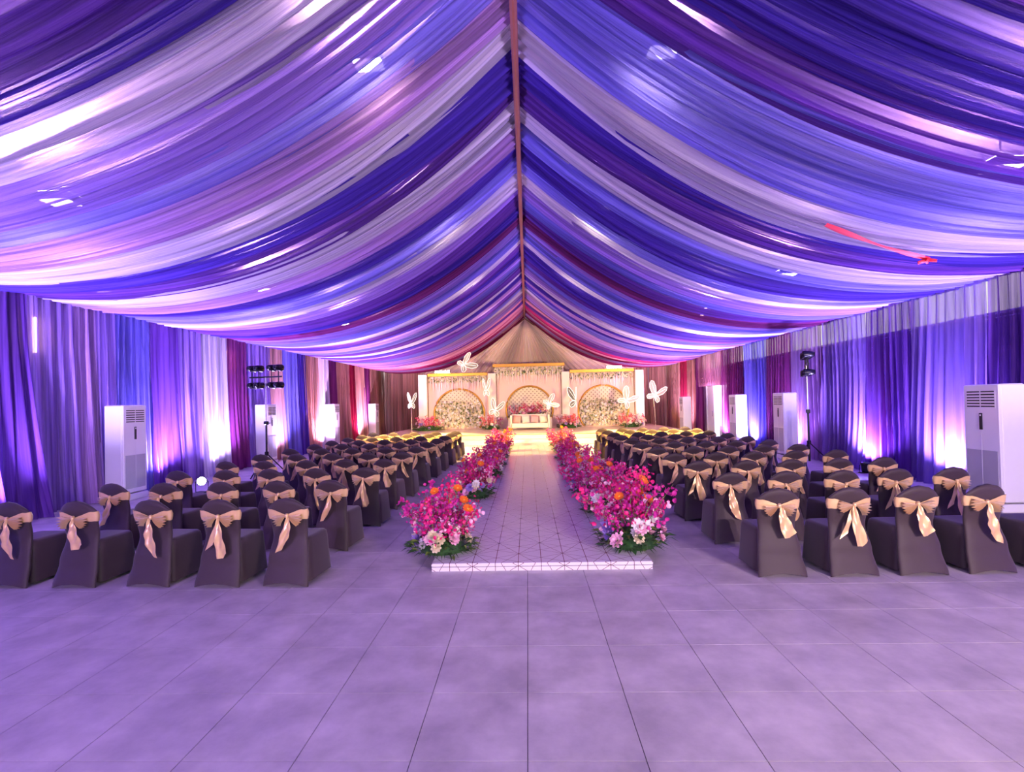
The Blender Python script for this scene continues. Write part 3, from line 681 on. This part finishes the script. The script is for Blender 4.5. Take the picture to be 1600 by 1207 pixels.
RF = [(1.22, 6.05, 1.08), (1.18, 7.9, 1.0), (1.16, 9.4, .95), (1.16, 11.2, .95), (1.18, 13.2, .95), (1.2, 15.2, .95), (1.2, 17.2, .95), (1.2, 19.4, 1.05)]
on2 = ['nearest the stage', 'second from the stage', 'third from the stage', 'fourth from the stage', 'fifth from the stage', 'sixth from the stage', 'seventh from the stage', 'farthest from the stage']
for lst, nm, tot in ((LF, 'edge opposite the doorway', 7), (RF, 'edge towards the doorway', 8)):
    for i, (x, y, s) in enumerate(lst):
        k = tot-1-i; txt = 'farthest from the stage' if k == tot-1 else on2[k]
        arrangement(x, y, RZ+.001, 100+i*7+tot, s, 'pink, white and orange flowers on the runway %s, %s' % (nm, txt), 'flower arrangements along the runway', sprays=SPR if i < 5 else SPR[:2]+SPRW[1:])

# flower walls in the side arches, hanging garlands
def flower_wall(parent, cx, cz, rad, zmax, sd):
    rnd = random.Random(sd); mb = MB(); n = 0
    while n < 620:
        a = rnd.uniform(-rad, rad); b = rnd.uniform(.085, zmax)
        if a*a+(b-cz)**2 > (rad*.99)**2 or b > zmax-.25*abs(math.sin(a*3))*rnd.random(): continue
        n += 1
        disc_blossom(mb, (cx+a, .05-.10*rnd.random(), b), (rnd.gauss(0,.4), -1, rnd.gauss(0,.4)), rnd.uniform(.045, .075), 5, 0 if rnd.random() < .45 else 2, .3, rnd=rnd, width=.6)
    for k in range(700):
        a = rnd.uniform(-rad, rad); b = rnd.uniform(.15, zmax*.97)
        if a*a+(b-cz)**2 > (rad*.98)**2: continue
        leaf(mb, (cx+a, .0, b), (rnd.gauss(0,1), -.6, rnd.gauss(0,1)), rnd.uniform(.08, .14), .03, 1)
    tag(mb.build('flower_wall', [whitepetal, leaf_light, creampetal], parent), kind='stuff')
flower_wall(pL, .04, .82, 1.36, 1.55, 3); flower_wall(pR, .07, .88, 1.34, 1.50, 4)
def garland(parent, hw, zt, sd, gl, strands):
    rnd = random.Random(sd); mb = MB()
    for k in range(int(hw*2*70)):
        x = rnd.uniform(-hw, hw); leaf(mb, (x, -.10+rnd.gauss(0,.04), zt-rnd.random()*gl), (rnd.gauss(0,.6), -.5, -1+rnd.gauss(0,.5)), rnd.uniform(.08, .16), .025, 0 if rnd.random() < .7 else 1)
        if rnd.random() < .5: disc_blossom(mb, (x, -.15, zt-rnd.random()*gl*1.1), (rnd.gauss(0,.4), -1, 0), .04, 5, 2, .3, rnd=rnd)
    tag(mb.build('leaf_garland', [leaf_light, leaf_green, creampetal], parent), kind='stuff')
    mb = MB()
    for k in range(strands):
        x = -hw+2*hw*(k+.5)/strands+rnd.gauss(0,.02); L_ = gl+rnd.uniform(.15, .62); y = -.12+rnd.gauss(0,.03)
        mb.tube([(x, y, zt), (x+rnd.gauss(0,.01), y, zt-L_*.5), (x, y, zt-L_)], [.008, .026, .006], 4)
    tag(mb.build('hanging_strands', [whitepetal], parent), kind='stuff')
garland(pL, 1.6, 3.36-SZ, 1, .30, 40); garland(pR, 1.7, 3.40-SZ, 2, .30, 42); garland(pC, 1.9, 3.80-SZ, 3, .42, 46)

# flower banks on the stage
BANKS = [(-5.3, 26.35, 1.15, 1.9, 'at the foot of the outer column opposite the doorway'), (-1.95, 26.35, 1.1, 1.5, 'between flower arch and sofa opposite the doorway'), (.1, 26.5, 1.15, 2.6, 'banked behind the sofa'),
         (2.15, 26.35, 1.1, 1.5, 'between sofa and flower arch towards the doorway'), (5.4, 26.1, 1.15, 1.9, 'at the foot of the outer column towards the doorway')]
for i, (x, y, s, sp_, txt) in enumerate(BANKS):
    bk = arrangement(x, y, SZ+.001+(.58 if i == 2 else 0), 300+i, s, 'blush and coral flowers %s' % txt, 'flower banks on the stage', sprays=SPRW+SPR[3:4], ns=18, ng=0, npn=16, name='flower_bank', spread=sp_)

    if i == 2:
        mb = MB(); mb.bbox(-1.15, 1.15, -.16, .16, -.58, .0, .01); mb.build('plinth', ivory, bk)
# sofa and cushions
so = empty('sofa', (.10, 25.4, SZ+.004))
mb = MB(); mb.bbox(-.98, .98, -.36, .38, .10, .34, .03); mb.build('seat', sofa_cloth, so)
mb = MB(); mb.bbox(-.98, .98, .22, .40, .30, .78, .04); mb.build('backrest', sofa_cloth, so)
for s in (-1, 1):
    mb = MB(); mb.bbox(min(s*.90, s*1.0), max(s*.90, s*1.0), -.36, .40, .10, .76, .02); mb.build('arm', sofa_cloth, so)
    for yy in (-.3, .32):
        mb = MB(); mb.tube([(s*.9, yy, 0), (s*.92, yy, .10)], [.02, .03], 8); mb.build('leg', gold, so)
tag(so, 'ivory two-arm sofa in the middle of the stage', 'sofa')
def cushion_mesh():
    mb = MB()
    def fn(u, v):
        a, b = 2*u-1, 2*v-1; th = .075*(1-a**4)*(1-b**4)+.004; k = 1-.10*(a*a*(1-b*b)+b*b*(1-a*a)) if False else 1
        return (a*.19*(1-.08*(1-b*b)*0-.06*b*b*0)*k, -th, b*.19)
    mb.grid(fn, 10, 10); u1 = mb.uv
    mb2 = MB(); mb2.v = list(mb.v)+[(x, -y, z) for x, y, z in mb.v]; n = len(mb.v); mb2.f = list(mb.f)+[tuple(i+n for i in reversed(f)) for f in mb.f]; mb2.m = [0]*len(mb2.f); return mb2
for i, (x, m_) in enumerate(((-.66, cushion_pink), (-.22, cushion_cream), (.24, cushion_pink), (.68, cushion_cream))):
    o = cushion_mesh().build('cushion', m_, None, True, (.10+x, 25.40, SZ+.34+.205)); o.rotation_euler = (-.25, .12*(-1)**i, 0)
    tag(o, ['blush square cushion at the sofa arm opposite the doorway', 'cream square cushion between the two blush cushions', 'blush square cushion between the two cream cushions', 'cream square cushion at the sofa arm towards the doorway'][i], 'cushion', 'cushions on the stage sofa')

# lit butterflies on slender stems
def butterfly(x, y, z, zfoot, size, rz, ry, op, label):
    r = empty('lit_butterfly', (x, y, zfoot+.004))
    up = [(0,.02),(.05,.24),(.20,.52),(.42,.74),(.58,.76),(.62,.58),(.50,.30),(.24,.06)]
    lo = [(0,-.02),(.22,.02),(.40,-.06),(.46,-.22),(.34,-.34),(.16,-.28),(.04,-.14)]
    rot = Matrix.Rotation(rz, 3, 'Z') @ Matrix.Rotation(ry, 3, 'Y')
    for s in (-1, 1):
        hinge = Matrix.Rotation(s*op, 3, 'Z')
        T = lambda p, dy=0: tuple(rot @ (hinge @ Vector((s*p[0]*size, dy, p[1]*size))) + Vector((0, 0, z-zfoot)))
        mb = MB()
        for poly in (up, lo):
            k = len(poly); mb.add([T(p, -.006) for p in poly]+[T(p, .006) for p in poly], [tuple(range(k)), tuple(range(2*k-1, k-1, -1))]+[(i, (i+1) % k, k+(i+1) % k, k+i) for i in range(k)])
        wg = mb.build('wing', neon, r)
        mb = MB()
        for poly in (up, lo): mb.tube([T(p, -.01) for p in poly]+[T(poly[0], -.01)], .010*size/.8, 5)
        mb.tube([T((.04,.1), -.01), T((.50,.62), -.01)], .008, 4); mb.tube([T((.04,-.06), -.01), T((.34,-.22), -.01)], .008, 4)
        mb.build('light_tube', neon_line, wg)
    T = lambda p: tuple(rot @ Vector((p[0]*size, 0, p[1]*size)) + Vector((0, 0, z-zfoot)))
    mb = MB(); mb.tube([T((0,-.28)), T((0,0)), T((0,.22))], [.012, .03*size, .016], 8); mb.build('body', whitepetal, r, True)
    mb = MB(); mb.tube([(0,0,0), T((0,-.25))], .010, 6); mb.build('stem', chrome, r)
    tag(r, label, 'butterfly', 'lit white butterflies on the stage')
butterfly(-3.45, 27.1, 3.98, 3.53+.001, .85, .0, 1.05, .5, 'glowing white butterfly perched on the flower-arch canopy opposite the doorway')
butterfly(-5.95, 25.3, 1.9, SZ, .75, .2, .05, 1.05, 'glowing white butterfly at the outer column opposite the doorway')
butterfly(-2.15, 25.75, 2.5, SZ, .85, 0, 0, 1.2, 'taller glowing white butterfly between flower arch and sofa arch')
butterfly(-1.65, 25.1, 1.45, SZ, .75, .1, .35, .75, 'lower glowing white butterfly between flower arch and sofa arch')
butterfly(1.05, 24.7, 1.75, SZ, .62, .1, 1.15, .45, 'glowing white butterfly hovering above the sofa arm')
butterfly(2.45, 25.3, 1.85, SZ, .95, .3, 0, 1.15, 'narrow glowing white butterfly beside the column towards the doorway')
butterfly(5.0, 25.3, 1.80, SZ, .85, .1, .7, .5, 'glowing white butterfly before the flower arch towards the doorway')
butterfly(6.45, 25.3, 2.05, SZ, .85, 0, .45, .5, 'glowing white butterfly outside the outer column towards the doorway')

# stage floods on the canopies
def stage_flood(x, z, label, tgt):
    r = empty('stage_flood_lamp', (x, BYD-.02, z))
    mb = MB(); mb.bbox(-.42, .42, -.10, .06, .02, .16, .015); mb.build('housing', black_metal, r)
    mb = MB(); mb.box(-.40, .40, -.106, -.101, .03, .15); mb.build('lens', lens_stage, r)
    for sx in (-.3, .3):
        mb = MB(); mb.tube([(sx, 0, 0), (sx, 0, .03)], .02, 6); mb.build('foot', black_metal, r)
    tag(r, label, 'stage light', 'flood lamps on the backdrop')
    spot('stage_beam', r, (0, -.16, .08), Vector(tgt)-Vector((x, BYD, z)), P_STAGE, C_STAGE, 36, .9, .15)
stage_flood(-4.65, 3.531, 'bright yellow flood lamp on the canopy opposite the doorway', (-3.2, 20.8, 0))
stage_flood(4.75, 3.571, 'bright yellow flood lamp on the canopy towards the doorway', (3.4, 20.8, 0))

# ------------------------------------------------------------------ chairs
def lerpk(keys, z):
    for (z0, a), (z1, b) in zip(keys, keys[1:]):
        if z <= z1:
            t = (z-z0)/(z1-z0); t = t*t*(3-2*t); return a+(b-a)*t
    return keys[-1][1]
WK = [(0, .245), (.25, .218), (.48, .186), (.62, .197), (.75, .213), (.90, .205)]
YK = [(0, -.075), (.25, -.015), (.50, .035), (.72, .0), (.90, -.05)]      # centre of the back, - = towards the entrance
def ssgn(c, e): return math.copysign(abs(c)**e, c)
def back_mesh():
    mb = MB(); n, m_ = 28, 22; vs = []; fs = []
    for j in range(m_+1):
        v = j/m_
        for i in range(n):
            t = 2*PI*i/n; cu = ssgn(math.cos(t), .55); sv = ssgn(math.sin(t), .8)
            top = .895-.11*abs(cu)**2.3; bot = .040*(1-cu*cu)*(1 if sv < 0 else .6)
            z = bot+(top-bot)*(v**.92)
            w_ = lerpk(WK, z); e = max(0, (v-.93)/.07)
            vs.append((cu*w_*(1-.02*e), lerpk(YK, z)+sv*(.032*(1-.65*e*e)), z))
    for j in range(m_):
        for i in range(n): fs.append((j*n+i, j*n+(i+1)%n, (j+1)*n+(i+1)%n, (j+1)*n+i))
    fs.append(tuple(range(m_*n, m_*n+n))); mb.add(vs, fs); return mb.mesh('backrest', chair_cloth, True)
def seat_mesh():
    mb = MB(); n = 32; vs = []; fs = []; L_ = [0, .12, .28, .40, .445, .465, .47]
    for j, z in enumerate(L_):
        k = z/.47; hw = .232-.030*k; yf = .50-.035*k; yb = -.0+.02*k; ins = [0,0,0,0,.004,.018,.05][j]
        for i in range(n):
            t = 2*PI*i/n; a, b = ssgn(math.cos(t), .28), ssgn(math.sin(t), .28)
            x = a*(hw-ins); y = (yf+yb)/2+b*((yf-yb)/2-ins)
            hem = .035*(1-min(1, abs(a))**6*min(1, abs(b))**6) if j == 0 else 0
            sag_ = -.008*(1-abs(x/hw))*(1 if j == 6 else 0)
            vs.append((x, y, z+hem+sag_))
    for j in range(len(L_)-1):
        for i in range(n): fs.append((j*n+i, j*n+(i+1)%n, (j+1)*n+(i+1)%n, (j+1)*n+i))
    fs.append(tuple(range((len(L_)-1)*n, len(L_)*n))); mb.add(vs, fs); return mb.mesh('seat', chair_cloth, True)
def band_mesh():
    mb = MB(); n = 40; vs = []; fs = []
    for i in range(n+1):
        t = 2*PI*i/n-PI/2; cu = ssgn(math.cos(t), .55); sv = ssgn(math.sin(t), .8)
        pinch = max(0, 1-abs(cu)/.75) if sv < -.2 else 0
        zc = .725-.010*pinch; hh = .052*(1-.72*pinch)
        for k in range(4):
            z = zc-hh+2*hh*k/3; w_ = lerpk(WK, z); bul = .007+.004*math.sin(k*PI/3)+.012*pinch
            vs.append((cu*(w_+bul), lerpk(YK, z)+sv*(.032+bul), z+.006*math.sin(7*t+k)*(.3+pinch)))
    for i in range(n):
        for k in range(3): a = i*4+k; fs.append((a, a+4, a+5, a+1))
    mb.add(vs, fs); return mb.mesh('sash_band', satin, True)
YB0 = lerpk(YK, .725)-.052
def loop_mesh(s, sd):
    rnd = random.Random(sd); mb = MB(); n = 5; droop = rnd.uniform(.1, .75); spread = rnd.uniform(.75, 1.05); L_ = rnd.uniform(.125, .165); vs = []; fs = []
    for i in range(2*n+1):
        a = -droop-.55*spread+1.1*spread*(i//2+(.82 if i % 2 else 0))/n; zig = .022*(1 if i % 2 else -1)
        for k, t in enumerate((.0, .35, .7, 1.0)):
            r_ = L_*t*(1-.08*abs(i/n-1)); vs.append((s*(r_*math.cos(a)+.008), -.012-zig*t*1.3-.018*math.sin(PI*t), r_*math.sin(a)))
    for i in range(2*n):
        for k in range(3): p = i*4+k; fs.append((p, p+1, p+5, p+4))
    mb.add(vs, fs); return mb.mesh('bow_loop', satin)
def tail_mesh(sd):
    rnd = random.Random(sd); mb = MB(); L_ = rnd.uniform(.26, .40); sw = rnd.uniform(-.10, .10); w1 = rnd.uniform(.04, .065); slant = rnd.uniform(-.06, .06); k1 = rnd.uniform(5, 9)
    def fn(u, v):
        a = 2*u-1; w_ = .012+(w1-.012)*min(1, v*1.6)**.8
        return (sw*v*v+a*w_, -.006-.022*v+.05*max(0, v-.45)*0+.008*math.sin(k1*v*2+3*a)+.006*math.cos(4*a)-.01*math.sin(PI*v), -L_*v-slant*a*v*v-.03*(1-abs(a))*v)
    mb.grid(fn, 8, 14)
    if sd % 3 == 0:
        sw2 = -sw-.05; L2 = L_*.8
        mb.grid(lambda u, v: (sw2*v+(2*u-1)*(.012+.03*v), -.004-.015*v+.006*math.sin(9*v), -L2*v+.03*(2*u-1)*v), 6, 10)
    return mb.mesh('sash_tail', satin, True)
mb = MB(); mb.lathe([(0,-.026),(.015,-.022),(.021,0),(.015,.022),(0,.026)], 10); knot_me = mb.mesh('knot', satin, True)
B_ME, S_ME, BD_ME = back_mesh(), seat_mesh(), band_mesh()
LP = [[loop_mesh(s, 10+k) for k in range(5)] for s in (-1, 1)]; TL = [tail_mesh(k) for k in range(9)]
on = ['first', 'second', 'third', 'fourth', 'fifth', 'sixth', 'seventh', 'eighth', 'ninth', 'tenth', 'eleventh']
rr = random.Random(77)
def chair(x, y, rz, label, group):
    r = empty('banquet_chair', (x, y, 0), rz)
    place('backrest', B_ME, r); place('seat', S_ME, r); b = place('sash_band', BD_ME, r)
    off = rr.uniform(-.03, .03); zc = .715
    place('knot', knot_me, b, (off, YB0-.012, zc))
    place('bow_loop', rr.choice(LP[0]), b, (off, YB0-.004, zc)); place('bow_loop', rr.choice(LP[1]), b, (off, YB0-.004, zc))
    t = place('sash_tail', rr.choice(TL), b, (off+rr.uniform(-.02, .02), YB0-.016, zc-.01))
    tag(r, label, 'chair', group)
SEATN = ['at the aisle', 'second from aisle', 'third from aisle', 'fourth from aisle', 'fifth from aisle']
for side in (-1, 1):
    for row in range(11):
        y0 = (5.05 if side < 0 else 5.14)+.03+row*(1.215 if side < 0 else 1.19)
        for k in range(5):
            pit = .722 if side < 0 else .70
            x = (-2.52-k*pit-(.05*max(0, k-2) if row == 0 else 0) if side < 0 else 2.53+k*pit) + rr.uniform(-.025, .025)
            y = y0 + rr.uniform(-.03, .03) + (.02*k if side > 0 else -.0*k)
            chair(x, y+.035, rr.uniform(-.05, .05)+(-.06 if side < 0 else .02), 'brown covered chair with gold bow, %s row from stage, %s, %s' % (on[10-row], SEATN[k], 'doorway side' if side > 0 else 'side opposite doorway'), 'banquet chairs in rows facing the stage')
